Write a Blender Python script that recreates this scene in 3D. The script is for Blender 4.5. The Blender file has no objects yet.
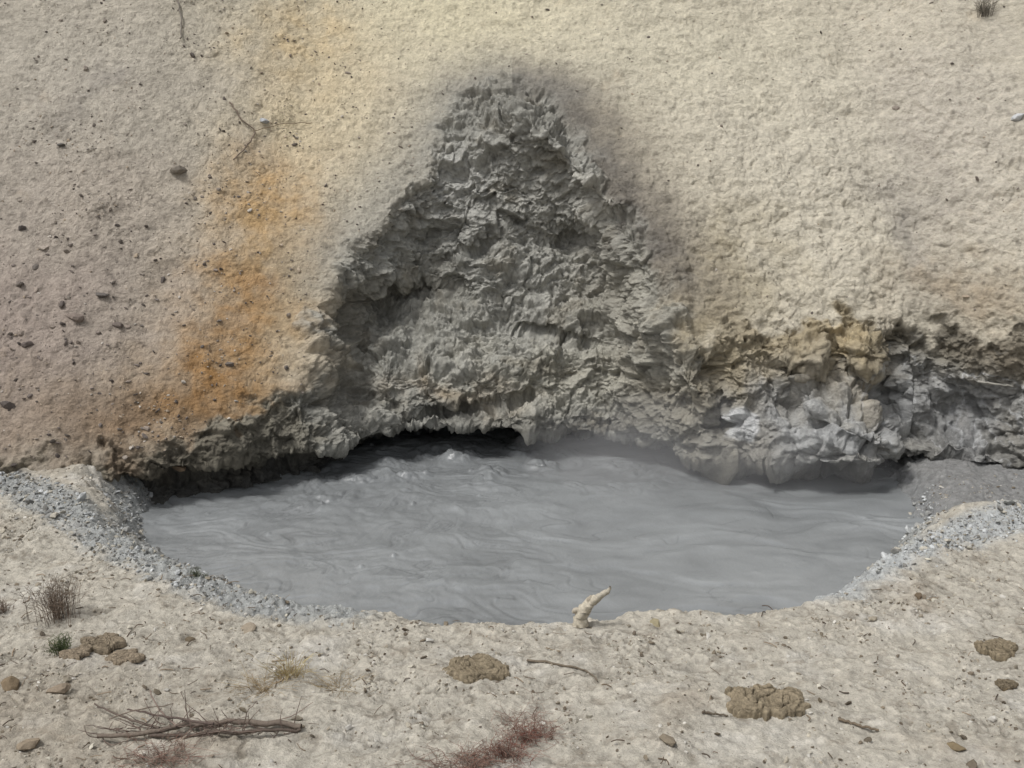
import bpy, numpy as np, math, time
from mathutils import Matrix, Vector
T0=time.time()
sc=bpy.context.scene
rng=np.random.default_rng(7)
CAMZ=6.0; TH=math.radians(15); CT,ST=math.cos(TH),math.sin(TH); F=1000.0
# ------------------------------------------------------------ helpers
def ss(a,b,x):
    t=np.clip((x-a)/(b-a),0,1); return t*t*(3-2*t)
def lerp(a,b,t): return a+(b-a)*t
def s2l(c):
    c=np.array(c,dtype=np.float32)/255.0
    return np.where(c<=0.04045,c/12.92,((c+0.055)/1.055)**2.4)
_perm=rng.permutation(256); _perm=np.concatenate([_perm,_perm]).astype(np.int32)
_g=rng.normal(size=(256,3)); _g/=np.linalg.norm(_g,axis=1)[:,None]; _g=_g.astype(np.float32)
def perlin(x,y,z,seed=0):
    x=np.asarray(x,np.float32)+seed*17.31; y=np.asarray(y,np.float32)+seed*7.77; z=np.asarray(z,np.float32)+seed*3.19
    xf=np.floor(x);yf=np.floor(y);zf=np.floor(z)
    xi=xf.astype(np.int32)&255;yi=yf.astype(np.int32)&255;zi=zf.astype(np.int32)&255
    x=x-xf;y=y-yf;z=z-zf
    u=x*x*x*(x*(x*6-15)+10);v=y*y*y*(y*(y*6-15)+10);w=z*z*z*(z*(z*6-15)+10)
    def g(dx,dy,dz):
        h=_perm[_perm[_perm[(xi+dx)&255]+((yi+dy)&255)]+((zi+dz)&255)]
        return _g[h,0]*(x-dx)+_g[h,1]*(y-dy)+_g[h,2]*(z-dz)
    a=lerp(lerp(g(0,0,0),g(1,0,0),u),lerp(g(0,1,0),g(1,1,0),u),v)
    b=lerp(lerp(g(0,0,1),g(1,0,1),u),lerp(g(0,1,1),g(1,1,1),u),v)
    return lerp(a,b,w)*1.6
def fbm(x,y,z,o=4,gain=.5,seed=0):
    s=0;a=1.0;t=0
    for i in range(o):
        s=s+a*perlin(x,y,z,seed+i); t+=a; a*=gain; x=x*2.03;y=y*2.03;z=z*2.03
    return s/t
def voronoi(x,y,z,seed=0):
    x=np.asarray(x,np.float32)+seed*5.3;y=np.asarray(y,np.float32)+seed*9.1;z=np.asarray(z,np.float32)+seed*2.7
    xf=np.floor(x);yf=np.floor(y);zf=np.floor(z)
    xi=xf.astype(np.int32);yi=yf.astype(np.int32);zi=zf.astype(np.int32)
    fx=x-xf;fy=y-yf;fz=z-zf
    f1=np.full(x.shape,9,np.float32);f2=f1.copy();cz=np.zeros_like(f1);rd=np.zeros_like(f1)
    R=rng_tab
    for i in(-1,0,1):
        for j in(-1,0,1):
            for k in(-1,0,1):
                h=_perm[_perm[_perm[(xi+i)&255]+((yi+j)&255)]+((zi+k)&255)]
                dx=i+R[h,0]-fx;dy=j+R[h,1]-fy;dz=k+R[h,2]-fz
                d=dx*dx+dy*dy+dz*dz
                m=d<f1
                f2=np.where(m,f1,np.minimum(f2,d))
                f1=np.where(m,d,f1);cz=np.where(m,dz,cz);rd=np.where(m,R[h,3],rd)
    return np.sqrt(f1),np.sqrt(f2),cz,rd
rng_tab=rng.random((256,4)).astype(np.float32)
def project(P):
    x,y,z=P[...,0],P[...,1],P[...,2]-CAMZ
    d=y*CT-z*ST; up=y*ST+z*CT
    return 512+F*x/d,384-F*up/d,d
def ray(u,v):
    a=(u-512)/F;b=-(v-384)/F
    return np.array([a,CT+b*ST,-ST+b*CT])
def onplane(u,v,z=0.0):
    r=ray(u,v);t=(z-CAMZ)/r[2];return np.array([0,0,CAMZ])+r*t
def grid_mesh(name,P,col,mat,flip=False,smooth=True):
    n,m=P.shape[:2]
    idx=np.arange(n*m,dtype=np.int32).reshape(n,m)
    q=np.stack([idx[:-1,:-1],idx[:-1,1:],idx[1:,1:],idx[1:,:-1]],-1).reshape(-1,4)
    if flip:q=q[:,::-1]
    return raw_mesh(name,P.reshape(-1,3),q,col.reshape(-1,3),mat,smooth)
def raw_mesh(name,V,Q,col,mat,smooth=True):
    me=bpy.data.meshes.new(name)
    k=Q.shape[1]
    me.vertices.add(len(V));me.vertices.foreach_set("co",np.ascontiguousarray(V,np.float32).ravel())
    me.loops.add(Q.size);me.loops.foreach_set("vertex_index",np.ascontiguousarray(Q,np.int32).ravel())
    me.polygons.add(len(Q));me.polygons.foreach_set("loop_start",np.arange(0,Q.size,k,dtype=np.int32))
    me.update(calc_edges=True)
    me.polygons.foreach_set("use_smooth",np.full(len(Q),smooth))
    if col is not None:
        ca=me.color_attributes.new("Col",'FLOAT_COLOR','POINT')
        c=np.ones((len(V),4),np.float32);c[:,:3]=col
        ca.data.foreach_set("color",c.ravel())
    me.update()
    ob=bpy.data.objects.new(name,me);sc.collection.objects.link(ob)
    me.materials.append(mat);return ob
def make_mat(name,bump=.02,scale=30,rough=.95,var=.25,spec=.2,vs=8,detail=5):
    m=bpy.data.materials.new(name);m.use_nodes=True;nt=m.node_tree;N=nt.nodes;L=nt.links
    b=N["Principled BSDF"];b.inputs["Roughness"].default_value=rough;b.inputs["Specular IOR Level"].default_value=spec
    at=N.new("ShaderNodeAttribute");at.attribute_name="Col"
    tc=N.new("ShaderNodeTexCoord")
    n1=N.new("ShaderNodeTexNoise");n1.inputs["Scale"].default_value=scale;n1.inputs["Detail"].default_value=detail;n1.inputs["Roughness"].default_value=.65
    n2=N.new("ShaderNodeTexNoise");n2.inputs["Scale"].default_value=vs;n2.inputs["Detail"].default_value=5;n2.inputs["Roughness"].default_value=.75
    L.new(tc.outputs["Object"],n1.inputs["Vector"]);L.new(tc.outputs["Object"],n2.inputs["Vector"])
    mr=N.new("ShaderNodeMapRange");mr.inputs[1].default_value=.3;mr.inputs[2].default_value=.7
    mr.inputs[3].default_value=1-var;mr.inputs[4].default_value=1+var
    L.new(n2.outputs["Fac"],mr.inputs[0])
    mx=N.new("ShaderNodeVectorMath");mx.operation='SCALE'
    L.new(at.outputs["Color"],mx.inputs[0]);L.new(mr.outputs[0],mx.inputs["Scale"])
    L.new(mx.outputs[0],b.inputs["Base Color"])
    bp=N.new("ShaderNodeBump");bp.inputs["Strength"].default_value=1;bp.inputs["Distance"].default_value=bump
    L.new(n1.outputs["Fac"],bp.inputs["Height"]);L.new(bp.outputs[0],b.inputs["Normal"])
    return m
KA=0.89   # photograph tone -> surface reflectance
def alb(c): return s2l(c)*KA*np.array([.985,.995,1.03],np.float32)
# ------------------------------------------------------------ hillside
_fx=[-60,-12,-7.3,-5.5,-3.8,0,3.6,6.9,8.5,12,60]
_fy=[11,13,13.9,14.6,15.5,15.6,15.8,15.8,14.9,14.2,12]
_zx=[-60,-9,-7.3,-5,-3.6,0,2.8,4.8,6,7,9,60]
_zc=[.6,.8,.9,1.05,1.5,1.6,2.3,2.55,2.7,2.5,2.7,2.5]
def sinterp(x,xs,ys):
    xs=np.array(xs,float);ys=np.array(ys,float)
    m=np.gradient(ys,xs)
    i=np.clip(np.searchsorted(xs,x)-1,0,len(xs)-2)
    h=xs[i+1]-xs[i];t=np.clip((x-xs[i])/h,0,1)
    return (2*t**3-3*t**2+1)*ys[i]+(t**3-2*t**2+t)*h*m[i]*.6+(-2*t**3+3*t**2)*ys[i+1]+(t**3-t**2)*h*m[i+1]*.6
def wl(z): return np.interp(z,[0,.86,1.6,2.23,3.3,4.46,5.4,6.0,6.4,6.65,6.8],[3.15,3.35,3.6,3.8,3.15,2.25,1.6,1.25,.95,.65,.2])
def wr(z): return np.interp(z,[.2,1.35,2.4,3.45,4.3,5.4,6.0,6.4,6.65,6.8],[3.6,3.05,3.0,2.8,2.2,1.45,1.15,.9,.6,.2])
def rr(x,z):
    xw=x+.07*np.sin(2.1*z+.6)+.04*np.sin(5.3*z+1.)
    return np.where(xw<0,-xw/wl(z),xw/wr(z))
def baseY(x,z):
    zc=sinterp(x,_zx,_zc)
    k=.25
    soft=k*np.log1p(np.exp(np.clip((z-zc)/k,-30,30)))
    Y=sinterp(x,_fx,_fy)+.32*z+.63*soft
    r=rr(x,z)
    Dm=np.interp(z,[0,.4,.8,1.2,1.7,2.3,2.7,3.2,3.8,4.2,4.8,5.6,6.4,7.1],[1.5,1.3,1.35,1.6,1.75,1.75,1.75,1.6,1.25,.95,.5,.12,-.02,0])
    Y=Y+Dm*(1-ss(.5,1.03,r))
    # undercut above the mud : the cave behind the lip
    zu=.46+.08*np.sin(x*1.3+.5)+.25*ss(-3.2,-6,x)+.1*ss(3,5,x)+.26*np.exp(-((x+1.5)/1.5)**2)
    am=lerp(.65,3.8,1-ss(2.7,3.7,np.abs(x)))
    Y=Y+am*(1-ss(.35,1,z/zu))
    def bump(cx,cz,rx,rz,a,p=1):
        return -a*np.exp(-(((x-cx)/rx)**2+((z-cz)/rz)**2)**p)
    # outcrop right of the vent, with its ribs and boulders
    Y=Y+bump(5.5,.75,.95,.75,.9,2)+bump(4.3,.9,.5,.6,.25)+bump(5.9,2.15,.40,.28,.4,2)+bump(5.0,2.05,.35,.22,.25,2)+bump(5.6,1.6,.3,.2,.2)+bump(7.9,1.1,.9,1.3,-.6)+bump(7.5,.5,.5,.35,.35,2)
    Y=Y+bump(6.55,1.3,.18,.7,-.5)+bump(4.75,1.5,.14,.5,-.3)+bump(3.55,.9,.2,.8,-.4)
    Y=Y+.16*np.exp(-((z-.95+.45*(x-5.4))/.09)**2)*np.exp(-((x-5.5)/.9)**4)
    # shelves and hollows of the vent face
    Y=Y+bump(1.0,1.75,1.7,.5,.25)+bump(-1.6,1.45,1.2,.5,.40)+bump(-2.0,2.70,.9,.24,-.65)+bump(-2.8,1.7,.35,.9,-.85)+bump(-.2,3.0,1.0,.5,.18)
    Y=Y+bump(-.9,4.1,.5,1.0,.22)+bump(1.2,3.75,.6,.25,-.35)
    Y=Y+.28*np.exp(-((z-1.0-.15*x)/.10)**2)*np.exp(-((x+.6)/1.3)**4)+.22*np.exp(-((z-2.3+.25*x)/.09)**2)*np.exp(-((x-1.0)/.8)**4)
    Y=Y+.18*np.exp(-((z-3.5-.35*(x+.8))/.10)**2)*np.exp(-((x+.9)/.7)**4)
    cx2=1.85+.40*(4.2-z)
    Y=Y-.34*np.exp(-((x-cx2)/.33)**2)*ss(.9,1.8,z)*(1-ss(3.8,4.4,z))
    # domed crust at the top, its right-hand edge overhanging
    t=np.clip((6.0-z)/1.7,0,1);cx=.45+1.3*t
    Y=Y-.62*np.exp(-((x-cx)/.5)**2)*ss(3.95,4.30,z-.3*(x-1.2))*(1-ss(5.6,6.7,z))
    Y=Y-.45*np.exp(-((x-.05)/.85)**2-((z-5.7)/.85)**2)
    return Y
def px2hill(u,v):
    r=ray(u,v);y=17.0
    for i in range(60):
        t=y/r[1];z=CAMZ+r[2]*t;x=r[0]*t
        y=lerp(y,float(baseY(np.array([x]),np.array([z]))[0]),.4)
    return x,z,y
xs=np.concatenate([np.linspace(-60,-14,24)[:-1],np.linspace(-14,-9.2,80)[:-1],np.arange(-9.2,9.2,.015),np.linspace(9.2,14,80)[1:],np.linspace(14,60,24)[1:]])
zr=np.concatenate([np.linspace(-.6,0,8)[:-1],np.arange(0,5,.0125),np.arange(5,9.4,.0165),np.linspace(9.4,15,60)])
X,Z=np.meshgrid(xs,zr)
Y=baseY(X,Z)
P=np.stack([X,Y,Z],-1)
dx=np.gradient(P,axis=1);dz=np.gradient(P,axis=0)
Nn=np.cross(dx,dz);Nn/=np.linalg.norm(Nn,axis=-1)[...,None]+1e-9
if Nn[300,700,1]>0:Nn=-Nn
r=rr(X,Z)
w1=fbm(X*.9,Y*.9,Z*.9,4,seed=1);w2=fbm(X*2.5,Y*2.5,Z*2.5,4,seed=9);w3=fbm(X*1.5,Y*1.5,Z*1.5,4,.65,seed=15)
inA=(1-ss(.84,1.10,r+.20*w2+.1*w1))*(1-ss(6.4,6.9,Z+.4*w2))
zc=sinterp(X,_zx,_zc)
bank=1-ss(-.25,.12,Z-zc+.65*w2+.3*w1)
R=np.maximum(inA,bank)
sm=1-R
d=.18*fbm(X*.45,Y*.45,Z*.6,3,seed=3)*(.6+R*.6)
d+=R*(.24*perlin(X*.9,Y*.7,Z*1.1+.8*w1,seed=21)+.38*fbm(X*1.5,Y*1.4,Z*1.8+w1,4,.5,seed=22))
act=R>.02
xa,ya,za=X[act],Y[act],Z[act];Ra=R[act]
wx=perlin(xa*3,ya*3,za*3,31);wz=perlin(xa*3,ya*3,za*3,33)
wlx=perlin(xa*1.1,ya*1.1,za*1.1,37);wlz=perlin(xa*1.1,ya*1.1,za*1.1,38)
f1,f2,cz,rd=voronoi(xa*1.9+.5*wx+.8*wlx,ya*1.9,za*2.3+.5*wz+.8*wlz,1)
sh=.16*(rd-.5)+.17*cz*ss(0,.25,f2-f1)
wx8=perlin(xa*8,ya*8,za*8,35);wz8=perlin(xa*8,ya*8,za*8,36)
f1,f2,cz,rd2=voronoi(xa*6.5+.7*wx8+wlx,ya*6.5,za*4.6+.7*wz8+1.5*wlz,2)
sh+=.048*(rd2-.5)+.072*cz*ss(0,.3,f2-f1)
f1,f2,cz3,rd3=voronoi(xa*14+.8*wz8,ya*14,za*10+.6*wx8,3)
sh+=.018*(rd3-.5)+.028*cz3
sh+=.028*fbm(xa*9,ya*9,za*9,3,.6,seed=41)
blk=np.clip(np.exp(-((xa-5.6)/1.25)**4-((za-.85)/.95)**4)+.6*np.exp(-((xa-8.0)/1.1)**4-((za-1.2)/.9)**4),0,1)
f1,f2,czb,rdb=voronoi(xa*1.7+.35*wlx,ya*1.7,za*1.7+.4*wlz,4)
sh=sh*(1-.62*blk)+blk*(.20*(.55-f1)*2+.10*(rdb-.5)-.10*np.exp(-((f2-f1)/.07)**2))
d[act]+=sh*Ra
# crusty slope
reg=.35+.5*ss(-.2,.5,w1)+.9*ss(1.2,3.5,X)*ss(8,3,Z)
f1,f2,_,rds=voronoi(X*7+1.8*w2,Y*7,Z*7,5)
d+=sm*reg*(.030*(.6-f1)+.028*(rds-.5))
fz=fbm(X*14,Y*14,Z*14,3,.7,seed=55)
f3=fbm(X*2.4,Y*2.4,Z*2.4,4,.55,seed=51)
d+=sm*(.060*f3*(.5+reg)+.035*w3+.012*fz)
d+=sm*ss(1.2,3,X)*.07*fbm(X*1.2,Y*1.5,Z*2.6,3,.6,seed=57)
Pd=P+Nn*d[...,None]
print("hill geo",time.time()-T0,X.shape)
# --- colour of the slope
col=np.zeros(X.shape+(3,),np.float32)+alb((194,185,165))
wX=X+.75*w1+.30*w2;wZ=Z+.8*np.roll(w1,97,axis=1)+.3*np.roll(w2,61,axis=1)
def blob(u,v,ru,rv,c,a=1.0,patch=0):
    global col
    x0,z0,y0=px2hill(u,v);dep=y0*CT+(CAMZ-z0)*ST
    q=((wX-x0)/(ru/F*dep))**2+((wZ-z0)/(rv/F*dep*.95))**2
    m=a*np.exp(-q)
    if patch: m=m*(1-patch+patch*ss(-.25,.3,w3))
    m=m[...,None]
    col=col*(1-m)+alb(c)*m
BL=[(0,250,190,330,(168,157,144),.9),(60,60,170,110,(184,177,162),.6),(20,330,150,70,(154,138,128),.6),(60,420,120,50,(144,124,104),.6),
(130,210,80,60,(176,164,149),.5),
(450,10,160,70,(214,204,173),.9),(330,110,70,80,(212,196,162),.8),(300,40,50,60,(206,182,140),.75,.5),(345,210,40,70,(194,187,168),.5),
(275,200,48,48,(188,150,98),.95,.4),(270,265,50,60,(186,158,114),.75,.6),(235,345,60,65,(168,130,82),.95,.4),(205,400,65,45,(154,124,86),.8,.4),(290,300,30,60,(176,154,118),.6),
(150,430,70,30,(138,112,84),.7),(240,300,40,40,(172,130,80),.55,.7),(215,370,30,30,(150,108,62),.5,.8),
(700,60,200,80,(206,198,174),.7),(800,180,150,140,(205,197,178),.7),(960,120,90,130,(188,180,167),.6),
(912,230,22,80,(146,140,130),.8,.3),(940,180,14,90,(160,152,140),.5,.4),(85,100,12,30,(140,134,126),.4),
(720,270,60,50,(170,157,125),.75,.4),(700,320,50,30,(148,135,108),.7),(980,290,70,22,(154,137,112),.75,.3),
]
for b in BL: blob(*b)
# splattered mud haze round the vent
eR=X-wr(Z)+.30*w2+.35*w1;eL=-X-wl(Z)+.30*w2+.35*w1
topf=ss(2.4,3.6,Z)*(1-ss(6.3,7.5,Z+.6*w1))
def mixc(m,c):
    global col
    m=np.clip(m,0,1)[...,None];col=col*(1-m)+alb(c)*m
mixc(.8*np.exp(-(np.clip(eR,0,9)/1.2)**2)*topf*(X>0),(148,139,122))
mixc(.85*np.exp(-(np.clip(eR,0,9)/.72)**2)*topf*(X>0)*(1-.3*ss(-.2,.3,w3)),(110,105,98))
mixc(.7*np.exp(-(np.clip(eL,0,9)/.9)**2)*topf*(X<=0),(150,147,137))
mixc(.7*np.exp(-((X-.1)/1.5)**2-(np.clip(Z-6.4+.4*w1,0,9)/.6)**2)*ss(6.0,6.5,Z),(142,138,128))
hb=col.copy()
bk=np.zeros_like(col)+alb((132,126,111));col=bk
for b in [(90,455,70,22,(138,118,96),.8),(200,465,80,30,(108,102,89),.9),(280,440,50,50,(116,112,100),.8),(740,350,70,45,(162,150,125),.8),(835,330,60,30,(190,172,136),.9,.3),(780,385,60,25,(168,156,131),.7),(850,370,50,20,(170,160,141),.8),
          (940,335,60,30,(110,104,91),.9),(1010,345,40,30,(136,126,109),.7),(830,440,100,42,(166,166,163),.95),(750,440,30,28,(146,141,130),.7),(900,400,40,35,(168,168,165),.8),(970,430,60,45,(142,142,140),.9),(1010,400,40,20,(170,169,165),.7),(960,480,80,25,(146,146,144),.9),(330,420,25,50,(120,117,107),.7)]: blob(*b)
vein=np.exp(-(perlin(wX*1.3,wZ*.5,wZ*2.2,81)/.05)**2)*ss(5.2,6.4,X)*(1-ss(1.9,2.4,Z))
col=col*(1-.6*vein[...,None])+alb((196,196,193))*.6*vein[...,None]
x0,z0,y0=px2hill(745,425)
pm=ss(.10,.45,1-np.hypot((X-x0)/.34,(Z-z0)/.34)+.5*w2)[...,None]*.8
col=col*(1-pm)+alb((206,206,203))*pm
bk=col
col=np.zeros_like(bk)+alb((163,161,151))
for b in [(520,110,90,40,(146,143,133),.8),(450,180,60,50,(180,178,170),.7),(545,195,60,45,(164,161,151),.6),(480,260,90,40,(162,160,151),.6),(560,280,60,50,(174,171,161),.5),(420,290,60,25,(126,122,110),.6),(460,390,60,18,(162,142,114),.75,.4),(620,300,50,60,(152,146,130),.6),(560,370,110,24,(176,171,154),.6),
          (560,425,130,16,(98,95,87),.95),(410,430,60,20,(100,97,88),.9),(330,350,26,60,(124,117,102),.7),(660,400,40,40,(140,132,115),.7),(590,235,60,14,(118,114,104),.4),(610,200,24,24,(196,190,176),.6)]: blob(*b)  # dark blobs along the lower lip paint the cave's shade into the colour
stn=ss(.05,.45,fbm(X*1.1+5,Y*1.1,Z*1.6,4,.6,seed=85))[...,None]*.5
col=col*(1-stn)+alb((130,122,104))*stn
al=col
fa=(1-ss(.80,1.06,r+.25*w2+.2*w1))
top=ss(4.6,6.2,Z);fa2=(1-ss(.72,1.3,r+.3*w2+.2*w1))
fa=(fa*(1-top)+fa2*top)*(1-ss(6.1,7.0,Z+.5*w2))
bm=(1-ss(-.15,.14,Z-zc+.65*w2+.3*w1))
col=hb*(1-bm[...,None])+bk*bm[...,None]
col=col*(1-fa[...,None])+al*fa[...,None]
wf=fbm(X*6,Y*6,Z*6,4,.65,seed=61)
col*=(1+.18*wf+.08*perlin(X*22,Y*22,Z*22,63)+.12*w3)[...,None]
col[act]*=(1+.20*(rd2-.5)*Ra+.16*(rd3-.5)*Ra+.18*cz3*Ra)[:,None]
speck=ss(.35,.6,perlin(X*9,Y*9,Z*9,65))*sm
col*=(1-.25*speck)[...,None]
ir=ss(.25,.6,fbm(X*1.3,Y*1.3,Z*.8,4,.6,seed=71))*sm*.3
col=col*(1-ir[...,None]*.5)+ir[...,None]*.5*alb((184,158,124))
wet_shade=(1-ss(.05,.55,Z+.25*w2))[...,None]  # wet mud tone at the foot, darkened to paint cave shade under the lip
col=col*(1-wet_shade*.85)+alb((74,74,72))*wet_shade*.85
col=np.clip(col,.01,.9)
ext=np.linspace(0,1,24)[1:]**2
rows=[];crow=[]
for e in ext:
    q=Pd[-1].copy();q[:,1]+=e*400;q[:,2]+=2.5*np.sqrt(e)+e*6;rows.append(q);crow.append(col[-1])
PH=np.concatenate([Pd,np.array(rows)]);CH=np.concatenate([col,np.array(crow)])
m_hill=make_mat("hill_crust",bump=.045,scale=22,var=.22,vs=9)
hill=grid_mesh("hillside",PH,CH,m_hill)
print("hill",time.time()-T0)
# ------------------------------------------------------------ ground
poly_px=[(147,516),(158,548),(195,580),(262,606),(340,630),(430,641),(520,644),(620,640),(720,636),(792,620),(832,592),(868,566),(893,545),(905,525)]
poly=[onplane(u,v)[:2] for u,v in poly_px]
poly=[np.array([poly[0][0]-.1,15.3])]+poly
poly=[np.array([-5.0,22.])]+poly+[np.array([6.15,15.0]),np.array([6.3,22.])]
def sdist(px,py):
    d2=np.full(px.shape,1e9);ins=np.zeros(px.shape,bool);n=len(poly)
    for i in range(n):
        a=poly[i];b=poly[(i+1)%n];e=b-a
        t=np.clip(((px-a[0])*e[0]+(py-a[1])*e[1])/(e@e),0,1)
        d2=np.minimum(d2,(px-a[0]-t*e[0])**2+(py-a[1]-t*e[1])**2)
        c=((a[1]>py)!=(b[1]>py))
        if e[1]!=0: ins^=c&(px<e[0]*(py-a[1])/e[1]+a[0])
    dd=np.sqrt(d2);return np.where(ins,-dd,dd)
def pdist(px,py,pts):
    d2=np.full(px.shape,1e9)
    for a,b in zip(pts[:-1],pts[1:]):
        e=b-a;t=np.clip(((px-a[0])*e[0]+(py-a[1])*e[1])/(e@e),0,1)
        d2=np.minimum(d2,(px-a[0]-t*e[0])**2+(py-a[1]-t*e[1])**2)
    return np.sqrt(d2)
gx=np.concatenate([np.linspace(-60,-9,26)[:-1],np.arange(-9,9,.0145),np.linspace(9,60,26)[1:]])
gy=np.concatenate([np.linspace(-60,6.6,30)[:-1],np.arange(6.6,12.0,.0145),np.arange(12.0,16.2,.026),np.linspace(16.2,24,20)])
GX,GY=np.meshgrid(gx,gy)
sd=sdist(GX,GY)
zero=np.zeros_like(GX)
n1=fbm(GX*.7,GY*.7,zero,4,seed=101);n2=fbm(GX*3,GY*3,zero,4,.6,seed=105)
sdn=sd+.16*n1+.10*n2
g=.80+.07*(9.7-GY)*(GY<9.7)+.10*n1
g=np.maximum(g,.3)
g=g-.42*ss(5.8,6.4,GX)*ss(13.0,13.8,GY)
GZ=-.38+(g+.38)*ss(-.4,1.0,sdn)
out=ss(-.1,.5,sd)
f1,f2,_,rg=voronoi(GX*7+n2,GY*7,zero,7)
f1b,f2b,_,rgb_=voronoi(GX*17+2*n2,GY*17,zero,8)
fine=fbm(GX*11,GY*11,zero,4,.65,seed=111)
clump=ss(-.1,.4,fbm(GX*1.6,GY*1.6,zero,4,.6,seed=115))
GZ+=out*(.075*n2+.028*fine*(.4+clump)+.030*(.6-f1)*(.3+clump)+.022*(.55-f1b)*(.2+clump)+.016*(rgb_-.5)*(.2+clump))
f1c,f2c,_,_=voronoi(GX*2.6+.9*n2,GY*2.6+.6*n1,zero,18)
crk=np.exp(-((f2c-f1c)/.03)**2)*ss(.05,.3,perlin(GX*.8,GY*.8,zero,119)+.1)
GZ-=out*.02*crk
bl=[onplane(u,v,.7)[:2] for u,v in [(-80,470),(0,487),(60,508),(110,535),(170,572),(250,602),(340,616)]]
br=[onplane(u,v,.7)[:2] for u,v in [(1100,490),(1024,518),(940,545),(875,568),(830,592)]]
dl=pdist(GX,GY,bl)+.22*n2+.16*n1;dr=pdist(GX,GY,br)+.22*n2+.16*n1
beltL=1-ss(.15,.55,dl);beltR=1-ss(.12,.55,dr)
side=np.maximum(ss(-2.0,-3.6,GX),ss(4.0,5.0,GX))
belt=np.maximum(np.maximum(beltL,beltR),(1-ss(.35,.8,sdn+.2*n2))*ss(-.4,0,sd)*np.maximum(side,.4))
GZ+=belt*(.05*(.6-f1)+.03*(rgb_-.5)+.04*fine)
gc=np.zeros(GX.shape+(3,),np.float32)+alb((187,180,165))
def gb(m,c):
    global gc
    gc=gc*(1-m[...,None])+alb(c)*m[...,None]
gb(.7*ss(.05,.6,n1+.3*n2),(167,156,139))
gb(.6*ss(.0,.5,fbm(GX*1.1,GY*1.4,zero,4,.6,seed=121)),(207,202,191))
gb(.7*ss(.10,.5,fbm(GX*2.2,GY*2.6,zero,5,.65,seed=125)),(143,133,117))
gb(.6*ss(.15,.5,fbm(GX*4.2,GY*5,zero,4,.65,seed=128)),(126,117,102))
gb(.5*ss(-1.5,-4.5,GX)*ss(10,7.5,GY),(152,140,122))
gb(.5*crk*out,(110,102,88))
gb(.85*belt,(166,168,165))
gb(.5*beltR,(194,196,194))
gb(.6*belt*ss(.1,.5,fine),(118,118,114))
gb(.9*(1-ss(-.05,.35,sdn)),(112,113,111))
gb(.9*ss(5.9,6.4,GX)*ss(12.9,13.6,GY),(130,130,128))
gc*=(1+.28*fine+.14*n2+.20*(rgb_-.5)+.14*(rg-.5))[...,None]
gc=np.clip(gc,.01,.9)
m_gr=make_mat("ground_crust",bump=.028,scale=45,var=.24,vs=14)
GP=np.stack([GX,GY,GZ],-1)
ground=grid_mesh("ground",GP,gc,m_gr)
print("ground",time.time()-T0)
# ------------------------------------------------------------ mud pool
mx_=np.arange(-7.5,9.5,.02);my_=np.arange(9.8,21.4,.022)
MX,MY=np.meshgrid(mx_,my_);mz=np.zeros_like(MX)
a1=fbm(MX*.35,MY*.5,mz,3,seed=201);a2=fbm(MX*.35,MY*.5,mz,3,seed=207)
right=ss(-1.2,2.5,MX+1.2*a1)
qx=MX*.9+2.6*a1;qy=MY*1.3+2.6*a2
l1=perlin(qx*.55,qy*1.1,mz,211);l2=perlin(qx*1.3+1.8*l1,qy*1.4+1.6*a1,mz,213);l3=perlin(qx*2.6+2.4*l2,qy*2.6+2.4*l1,mz,215)
rid=lambda n,w:np.exp(-(n/w)**2)
gate=ss(-.1,.3,perlin(MX*.6,MY*.8,mz,216))
lines=.7*rid(l2,.028)*gate+.8*rid(l3,.045)*(1-right)*ss(-.2,.3,perlin(MX*1.1,MY*1.3,mz,217))
flow=perlin(MX*.25+1.9*a1,MY*1.5+4*a2+.45*MX*.5,mz,219)
flow2=perlin(MX*.5+1.6*a2,MY*4+6*a1+1.5*flow,mz,221)
med=fbm(MX*1.0,MY*1.5,mz,3,.45,seed=225)
churn=np.clip(np.exp(-((MX+.6)/2.2)**2-((MY-16.9)/1.1)**2)+.6*np.exp(-((MX+2.8)/1.3)**2-((MY-15.7)/1.2)**2)+.4*np.exp(-((MX-1.8)/1.4)**2-((MY-16.4)/.9)**2),0,1)
h=-.016*lines+.05*flow*(.25+right)+.010*flow2*(.2+right)+(.03+.05*(1-right))*med+.014*l3*(1-right)
h+=.016*(1-right)*fbm(MX*6,MY*6,mz,3,.6,seed=228)
bub=np.abs(perlin(MX*2.8,MY*2.4,mz,231));b2=np.abs(perlin(MX*6,MY*5,mz,232))
spl=ss(-.1,.4,perlin(MX*1.5,MY*1.8,mz,233)+.1)
h+=churn*spl*(.13*np.clip(bub,0,1)**.6+.05*np.clip(b2,0,1)**.6+.05*fbm(MX*5,MY*5,mz,3,.5,seed=235))
f1,f2,_,rb=voronoi(MX*2.6,MY*2.6,mz,12)
br_=ss(.14*rb+.06,.02,f1)*ss(.5,.9,rb)
h+=.05*br_*(1-right*.8)
mc=np.zeros(MX.shape+(3,),np.float32)+alb((134,136,135))
mc*=(1+.15*flow*right+.09*flow2*right+.14*a1-.28*lines+.14*l2*(1-right)+.12*l3*(1-right)+.16*med)[...,None]
mc*=(1-.22*churn*ss(-.1,.4,l3)-.10*churn)[...,None]
MP=np.stack([MX,MY,h],-1)
m_mud=make_mat("wet_mud",bump=.010,scale=9,rough=.34,var=.06,spec=.45,vs=3,detail=3)
mud=grid_mesh("mud_pool",MP,mc,m_mud)
print("mud",time.time()-T0)
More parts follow.
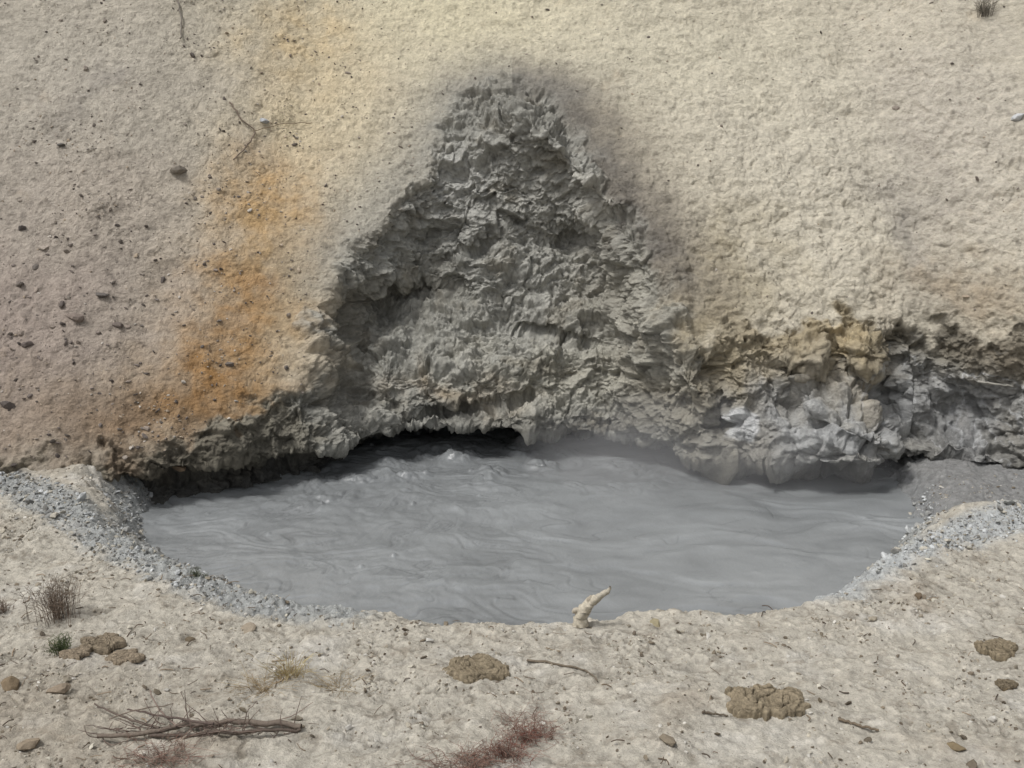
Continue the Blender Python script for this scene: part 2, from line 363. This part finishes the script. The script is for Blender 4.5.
# ------------------------------------------------------------ picking
Hf=Pd.reshape(-1,3);Hu,Hv,Hd=project(Hf)
Gf=GP.reshape(-1,3);ok=(Gf[:,1]>5)
Gu,Gv,Gd=project(np.where(ok[:,None],Gf,[0,100,0]))
def pick(u,v,what='g'):
    U,V,D,Q=(Gu,Gv,Gd,Gf) if what=='g' else (Hu,Hv,Hd,Hf)
    m=(U-u)**2+(V-v)**2
    c=np.where(m<9)[0]
    if len(c)==0:return Q[np.argmin(m)].copy()
    return Q[c[np.argmin(D[c]+m[c]*.02)]].copy()
# ------------------------------------------------------------ stones
def rock_templates(n=8,sub=2):
    import bmesh
    out=[]
    for i in range(n):
        bm=bmesh.new();bmesh.ops.create_icosphere(bm,subdivisions=sub,radius=1)
        V=np.array([v.co[:] for v in bm.verts]);Q=np.array([[v.index for v in f.verts] for f in bm.faces]);bm.free()
        for k in range(7):
            nn=rng.normal(size=3);nn/=np.linalg.norm(nn);c=rng.uniform(.45,.85)
            dd=V@nn;V=V-np.clip(dd-c,0,None)[:,None]*nn
        V*=1+.12*perlin(V[:,0]*2,V[:,1]*2,V[:,2]*2+i*5,i)[:,None]
        V*=np.array([1,rng.uniform(.55,.9),rng.uniform(.3,.6)]);out.append((V,Q))
    return out
RT=rock_templates()
RT1=rock_templates(8,1)
def scatter(name,pos,size,cols,mat,T=RT1,sink=.2,tilt=.5,smooth=False):
    Vs=[];Qs=[];Cs=[];off=0
    for p,s,c in zip(pos,size,cols):
        V,Q=T[rng.integers(len(T))]
        a=rng.uniform(0,6.283);Rm=np.array(Matrix.Rotation(a,3,'Z')@Matrix.Rotation(rng.normal()*tilt,3,'X')@Matrix.Rotation(rng.normal()*tilt,3,'Y'))
        W=(V*s)@Rm.T+p+np.array([0,0,s*sink])
        Vs.append(W);Qs.append(Q+off);off+=len(V);Cs.append(np.repeat(c[None],len(V),0))
    return raw_mesh(name,np.concatenate(Vs),np.concatenate(Qs),np.concatenate(Cs),mat,smooth)
m_rock=make_mat("stone",bump=.01,scale=40,var=.2,vs=20)
def choose(weight,pts,n):
    w=weight.ravel().astype(np.float64);cs=np.cumsum(w);r_=rng.random(n)*cs[-1]
    return pts[np.searchsorted(cs,r_)]
def tint(n,cols,jit=.18):
    c=np.array([alb(q) for q in cols]);k=c[rng.integers(len(c),size=n)]
    return k*(1+rng.normal(size=(n,1))*jit).clip(.4,1.6)
area=np.ones_like(GX)*(np.abs(GX)<9)*(GY>6.6)*(GY<15.2)
area*=np.where(GY>12,1.8,1.0)
vis=ss(.1,.6,sd)
NP=14000
p=choose(area*vis*(.1+clump*clump),Gf,NP)
s=np.exp(rng.normal(size=NP)*.6)*.011
scatter("pebbles",p,s,tint(NP,[(186,180,164),(150,141,124),(196,191,180),(120,110,94),(170,162,145),(112,102,88)]),m_rock)
p=choose(area*belt*np.maximum(side,.1)*(sd>.02),Gf,7000)
s=np.exp(rng.normal(size=7000)*.55)*.019
wr_=(p[:,0]>0)*.2+1
scatter("rim_gravel",p,s,tint(7000,[(168,169,166),(184,185,182),(140,139,134),(156,156,150),(116,114,108),(170,164,150)],.10)*wr_[:,None],m_rock)
hw=sm*(np.abs(X)<12)*(Z>.8)*(Z<9.3)
left=ss(-1,-5,X)
hw2=hw*(.08+left*(.3+1.5*ss(0,.5,w1)))
p=choose(hw2,Hf,4600);s=np.exp(rng.normal(size=4600)*.6)*.016
scatter("slope_stones",p,s,tint(4600,[(150,140,128),(120,112,104),(176,168,156),(100,92,84),(165,150,130)]),m_rock,sink=.1)
p=choose(hw2*ss(-4,-7,X)*ss(5,2,Z),Hf,110);s=np.exp(rng.normal(size=110)*.35)*.045
scatter("slope_rocks",p,s,tint(110,[(126,116,108),(104,96,90),(146,134,122)]),m_rock,T=RT,sink=.1)
def rock(u,v,w,c,what='h',nm="rock"):
    q=pick(u,v,what);_,_,dp=project(q)
    return scatter(nm,[q],[w*.5/F*dp],np.array([alb(c)]),m_rock,T=RT,sink=.1,tilt=.2)
for a in [(180,171,20,(130,122,110)),(101,295,16,(104,98,92)),(22,229,12,(100,94,90)),(74,318,22,(130,118,108)),(62,305,12,(100,92,86)),(20,285,12,(110,102,94)),(1018,118,18,(190,190,188)),(265,121,16,(172,174,174)),(28,345,14,(106,96,90)),(178,470,24,(140,120,98)),(62,145,10,(100,96,90)),(118,325,14,(114,104,96))]: rock(*a)
for a in [(247,629,22,(150,138,120)),(656,624,16,(150,140,112)),(956,748,22,(122,108,84)),(10,688,26,(128,112,90)),(190,640,12,(110,98,80)),(60,690,30,(140,126,108)),(28,745,26,(146,132,112)),(1004,687,24,(116,102,80)),(918,596,12,(110,96,78)),(820,700,9,(100,90,74)),(430,640,12,(190,186,176))]: rock(*a,what='g')
# ------------------------------------------------------------ dung
m_dung=make_mat("dried_dung",bump=.03,scale=30,var=.35,vs=25)
def dung(u,v,w,hh,c,seed):
    q=pick(u,v,'g');_,_,dp=project(q);Rr=w*.5/F*dp
    nr,na=70,200
    rr2=np.linspace(0,1,nr)[:,None]*np.ones((1,na));aa=np.linspace(0,2*np.pi,na)[None]*np.ones((nr,1));aa[:,-1]=aa[:,0]
    bx=np.cos(aa);by=np.sin(aa)
    ed=1+.38*perlin(bx*1.4,by*1.4,0*bx,seed)+.20*perlin(bx*3.4,by*3.4,0*bx,seed+1)+.10*perlin(bx*9,by*9,0*bx,seed+8)
    x=rr2*bx*ed;y=rr2*by*ed*.75
    prof=(1-rr2**8)**.6
    wr2=perlin(x*1.3,y*1.3,0*x,seed+4)
    ph=6*(np.hypot(x-.25,1.3*y+.2)+.35*wr2);step=ph-np.floor(ph)
    fold=(np.floor(ph)%2-.5)
    crack=np.exp(-(perlin(x*2.6+wr2,y*3.2,0*x,seed+3)/.05)**2)
    z=hh*prof*(.40+.26*perlin(x*1.5,y*1.5,0*x,seed+2)+.20*step+.10*fold-.34*crack)
    z=z+.14*hh*fbm(x*7,y*7,0*x,4,.65,seed=seed+6)*prof
    V=np.stack([x*Rr+q[0],y*Rr+q[1],z*Rr+q[2]+.022-.18*(rr2>.99)*Rr],-1)
    cc=np.zeros(V.shape)+alb(c);cc*=(1+.35*fbm(x*5,y*5,0*x,4,.7,seed=seed+5)+.30*(step-.5)-.5*crack)[...,None]
    return grid_mesh("bison_dung",V,np.clip(cc,.02,.8),m_dung)
for i,a in enumerate([(476,671,60,.32,(144,131,108)),(768,704,80,.28,(146,133,110)),(999,650,42,.38,(142,129,106)),(101,645,42,.30,(138,125,105)),(1006,686,20,.4,(126,114,94)),(75,655,28,.22,(144,130,110)),(125,657,34,.2,(144,130,110))]): dung(*a,seed=300+i*9)
# ------------------------------------------------------------ sticks / plants
m_wood=make_mat("weathered_wood",bump=.006,scale=60,var=.3,vs=40)
def tube(pts,rad,c,nseg=7,wob=.0,jit=.15):
    pts=np.array(pts,float);n=len(pts);rad=np.array(rad,float)
    tg=np.gradient(pts,axis=0);tg/=np.linalg.norm(tg,axis=1)[:,None]+1e-9
    up=np.array([0.3,.2,1.]);s_=np.cross(tg,up);s_/=np.linalg.norm(s_,axis=1)[:,None]+1e-9;t_=np.cross(s_,tg)
    a=np.linspace(0,2*np.pi,nseg,endpoint=False)
    V=pts[:,None]+rad[:,None,None]*(np.cos(a)[None,:,None]*s_[:,None]+np.sin(a)[None,:,None]*t_[:,None])*(1+wob*rng.normal(size=(n,nseg,1)))
    idx=np.arange(n*nseg).reshape(n,nseg);j=np.roll(idx,-1,1)
    Q=np.stack([idx[:-1],j[:-1],j[1:],idx[1:]],-1).reshape(-1,4)
    C=np.repeat((alb(c)*(1+jit*rng.normal()))[None],n*nseg,0)
    return V.reshape(-1,3),Q,np.clip(C,.01,.9)
def join(name,parts,mat,smooth=True):
    off=0;Vs=[];Qs=[];Cs=[]
    for V,Q,C in parts:
        Vs.append(V);Qs.append(Q+off);Cs.append(C);off+=len(V)
    return raw_mesh(name,np.concatenate(Vs),np.concatenate(Qs),np.concatenate(Cs),mat,smooth)
def curve(cp,n=14,jit=.0):
    cp=np.array(cp,float);t=np.linspace(0,len(cp)-1,n);i=np.clip(t.astype(int),0,len(cp)-2);f=(t-i)[:,None]
    p0=cp[np.clip(i-1,0,None)];p1=cp[i];p2=cp[i+1];p3=cp[np.clip(i+2,None,len(cp)-1)]
    q=.5*((2*p1)+(-p0+p2)*f+(2*p0-5*p1+4*p2-p3)*f*f+(-p0+3*p1-3*p2+p3)*f**3)
    return q+rng.normal(size=q.shape)*jit
def stick(pix,r0,r1,c,what='g',lift=.015,n=16,nm="fallen_stick",jit=.004):
    cp=[pick(u,v,what)+np.array([0,-.01 if what=='g' else -.04,lift]) for u,v in pix]
    q=curve(cp,n,jit);return tube(q,np.linspace(r0,r1,n),c,wob=.08)
def sticko(*a,**k):
    nm=k.pop('nm',"fallen_stick");return join(nm,[stick(*a,**k)],m_wood)
sticko([(528,661),(560,665),(585,671),(598,682)],.013,.007,(106,96,82))
sticko([(838,720),(858,726),(878,732)],.014,.01,(112,100,84))
sticko([(702,713),(728,716)],.012,.008,(104,94,80))
sticko([(545,648),(560,652)],.006,.006,(120,108,90))
sticko([(232,103),(243,122),(256,133),(247,148),(234,162)],.016,.012,(130,116,102),what='h',nm="dead_twig",jit=.014,lift=.03,n=22)
sticko([(178,0),(182,18),(181,40)],.018,.016,(150,142,130),what='h',nm="dead_twig",jit=.012,lift=.03)
sticko([(975,383),(1012,388)],.02,.015,(176,172,160),what='h',nm="dead_twig")
sticko([(255,132),(285,126),(312,124)],.009,.007,(150,135,112),what='h',nm="dead_twig",jit=.01,lift=.03)
parts=[stick([(100,741),(150,736),(200,728),(250,727),(302,729)],.018,.026,(122,110,98),lift=.05,n=24,jit=.008),
 stick([(150,738),(220,734),(300,731)],.016,.014,(108,96,86),lift=.03,n=20,jit=.008),
 stick([(95,708),(125,722),(160,733)],.007,.012,(110,98,88),lift=.06),
 stick([(128,716),(160,722),(215,731)],.007,.011,(108,94,86),lift=.09),
 stick([(150,698),(160,716),(178,733)],.005,.010,(114,100,90),lift=.08),
 stick([(110,728),(140,718),(175,712)],.006,.004,(116,104,92),lift=.09)]
for i in range(70):
    u=rng.uniform(95,215) if i%3 else rng.uniform(200,300);v=734+rng.uniform(-6,6)-.02*(u-110)
    du=rng.normal()*26;dv=-abs(rng.normal())*14-3
    a=pick(u,v);_,_,dp=project(a);e=a+np.array([du/F*dp,.0,0])+np.array([0,rng.uniform(-.1,.1),abs(dv)/F*dp])
    mid=(a+e)/2+rng.normal(size=3)*.03
    parts.append(tube(curve([a+[0,0,.03],mid,e],8,.003),np.linspace(.005,.002,8),(116,100,90),nseg=5))
join("dead_branch",parts,m_wood)
b0=pick(580,625);_,_,dp=project(b0)
bu,bv,_=project(b0)
def off(u,v,dy=0): return b0+np.array([(u-bu)/F*dp,dy,-(v-bv)/F*dp*1.03])
parts=[tube(curve([off(580,626),off(582,613),off(588,603),off(595,596)],14,.004),np.linspace(.085,.045,14),(182,173,154),nseg=12,wob=.10),
 tube(curve([off(592,600),off(598,595),off(604,591),off(608,588),off(609,584)],12,.004),np.linspace(.045,.014,12),(188,180,162),nseg=8,wob=.12),
 tube(curve([off(587,605),off(589,598),off(591,594)],8,.002),np.linspace(.05,.02,8),(170,160,142),nseg=8,wob=.10),
 tube(curve([off(583,615),off(577,609),off(573,611)],8,.003),np.linspace(.05,.02,8),(176,166,148),nseg=8,wob=.10)]
join("broken_branch_stump",parts,m_wood)
m_pl=make_mat("dry_plant",bump=.002,scale=80,var=.2,vs=30)
def tuft(name,u,v,wpx,hpx,n,cols,r=.003,spread=.6,branch=2,what='g'):
    q=pick(u,v,what);_,_,dp=project(q);W=wpx/F*dp;H=hpx/F*dp;parts=[]
    for i in range(n):
        a=rng.uniform(0,6.283);rad=abs(rng.normal())*.28*W
        b=q+np.array([np.cos(a)*rad,np.sin(a)*rad*.7,-.01])
        lean=np.array([np.cos(a)+rng.normal()*.4,np.sin(a)+rng.normal()*.4,0])*W*spread*rng.uniform(.2,1)*.5
        hh=H*rng.uniform(.3,1.05);e=b+lean+np.array([0,0,hh]);mid=b+lean*.35+np.array([0,0,hh*.6])+rng.normal(size=3)*.015
        c=cols[rng.integers(len(cols))]
        cu=curve([b,mid,e],7,.003);parts.append(tube(cu,np.linspace(r,r*.4,7),c,nseg=3))
        for k in range(branch):
            j=rng.integers(2,6);s0=cu[j];e2=s0+np.array([rng.normal()*.22*W,rng.normal()*.2*W,rng.uniform(.05,.3)*H])
            parts.append(tube(curve([s0,(s0+e2)/2+rng.normal(size=3)*.008,e2],4,.001),np.linspace(r*.7,r*.3,4),c,nseg=3))
    join(name,parts,m_pl)
tuft("dry_shrub",60,617,44,44,100,[(122,106,92),(140,124,108),(104,90,78)],r=.003,branch=3)
tuft("green_weed",62,651,22,18,70,[(98,108,72),(112,120,84),(82,92,62)],r=.004,branch=2)
tuft("dry_grass_tuft",290,674,34,22,100,[(186,168,122),(196,180,138),(164,144,102)],r=.003,branch=0,spread=1.2)
tuft("dry_grass_tuft",265,688,46,9,90,[(168,148,112),(150,130,98)],r=.003,branch=1,spread=1.4)
tuft("dry_grass_tuft",340,688,44,7,60,[(160,142,108),(148,130,100)],r=.003,branch=1,spread=1.4)
RW=[(136,104,90),(148,118,104),(120,96,84),(142,126,112)]
tuft("red_weed",524,742,40,22,70,RW+[(134,82,70)],r=.003,branch=3)
tuft("red_weed",506,757,46,20,80,RW+[(134,82,70)],r=.003,branch=3)
tuft("red_weed",462,768,76,12,90,RW,r=.003,branch=3)
tuft("red_weed",518,722,60,9,40,RW,r=.0025,branch=3)
tuft("red_weed",545,734,40,10,30,RW,r=.0025,branch=3)
tuft("red_weed",165,760,70,12,60,RW,r=.003,branch=3)
tuft("dry_shrub",985,16,20,22,40,[(108,102,90),(124,116,104)],r=.006,branch=3,what='h')
tuft("dry_shrub",3,612,20,14,40,[(130,114,100),(140,124,108)],r=.003,branch=3)
tuft("green_weed",196,575,14,8,30,[(94,100,80),(110,112,92)],r=.004,branch=2)
parts=[]
p=choose(area*vis*(GY<11)*(.2+ss(-1,-4,GX)+.4*clump),Gf,560)
for q in p:
    a=rng.uniform(0,6.283);l=rng.uniform(.03,.15);e=q+np.array([np.cos(a)*l,np.sin(a)*l,rng.uniform(0,.02)])
    parts.append(tube(curve([q+[0,0,.012],(q+e)/2+rng.normal(size=3)*.012+[0,0,.014],e+[0,0,.01]],5),np.full(5,rng.uniform(.0025,.006)),[(110,96,80),(140,124,104),(90,76,64)][rng.integers(3)],nseg=4))
join("twig_litter",parts,m_wood)
# ------------------------------------------------------------ steam over the back of the pool
import bmesh
def steam(loc,sc3,dens,seed):
    bm=bmesh.new();bmesh.ops.create_icosphere(bm,subdivisions=5,radius=1)
    for v in bm.verts:
        c=v.co;k=1+.4*float(perlin(c.x*1.5,c.y*1.5,c.z*1.5,seed))
        v.co=Vector((c.x*sc3[0]*k,c.y*sc3[1]*k,c.z*sc3[2]*k))
    me=bpy.data.meshes.new("steam");bm.to_mesh(me);bm.free()
    st=bpy.data.objects.new("steam",me);sc.collection.objects.link(st);st.location=loc
    ms=bpy.data.materials.new("steam");ms.use_nodes=True;nt=ms.node_tree
    for n in list(nt.nodes):nt.nodes.remove(n)
    o=nt.nodes.new("ShaderNodeOutputMaterial");vs_=nt.nodes.new("ShaderNodeVolumeScatter");vs_.inputs["Density"].default_value=dens;vs_.inputs["Color"].default_value=(.98,.98,1,1)
    nt.links.new(vs_.outputs[0],o.inputs["Volume"]);me.materials.append(ms)
steam((3.0,15.6,.5),(3.0,1.3,.85),.12,400)
steam((2.2,16.4,.35),(1.6,.7,.5),.12,404)
print("objects",time.time()-T0)
# ------------------------------------------------------------ camera / light
cam=bpy.data.cameras.new("camera");co=bpy.data.objects.new("camera",cam);sc.collection.objects.link(co)
co.location=(0,0,CAMZ);co.rotation_euler=(math.radians(75),0,0);cam.lens=36*F/1024;cam.clip_end=2000;cam.clip_start=.1
sc.camera=co
el,az=math.radians(63),math.radians(-114)
w=bpy.data.worlds.new("World");sc.world=w;w.use_nodes=True;nt=w.node_tree
bg=nt.nodes["Background"];sky=nt.nodes.new("ShaderNodeTexSky");sky.sky_type='NISHITA';sky.sun_disc=False
sky.sun_elevation=el;sky.sun_rotation=az;sky.dust_density=4
hs=nt.nodes.new("ShaderNodeHueSaturation");hs.inputs["Saturation"].default_value=.15
nt.links.new(sky.outputs[0],hs.inputs["Color"]);nt.links.new(hs.outputs[0],bg.inputs["Color"]);bg.inputs["Strength"].default_value=.142
sl=bpy.data.lights.new("sun","SUN");sl.energy=2.0;sl.angle=math.radians(10);sl.color=(1,.985,.955)
so=bpy.data.objects.new("sun",sl);sc.collection.objects.link(so)
dirv=Vector((math.sin(az)*math.cos(el),math.cos(az)*math.cos(el),math.sin(el)))
so.rotation_euler=dirv.to_track_quat('Z','Y').to_euler();so.location=(0,0,30)
sc.view_settings.view_transform='Standard';sc.view_settings.look='None';sc.view_settings.exposure=0
print("done",time.time()-T0)
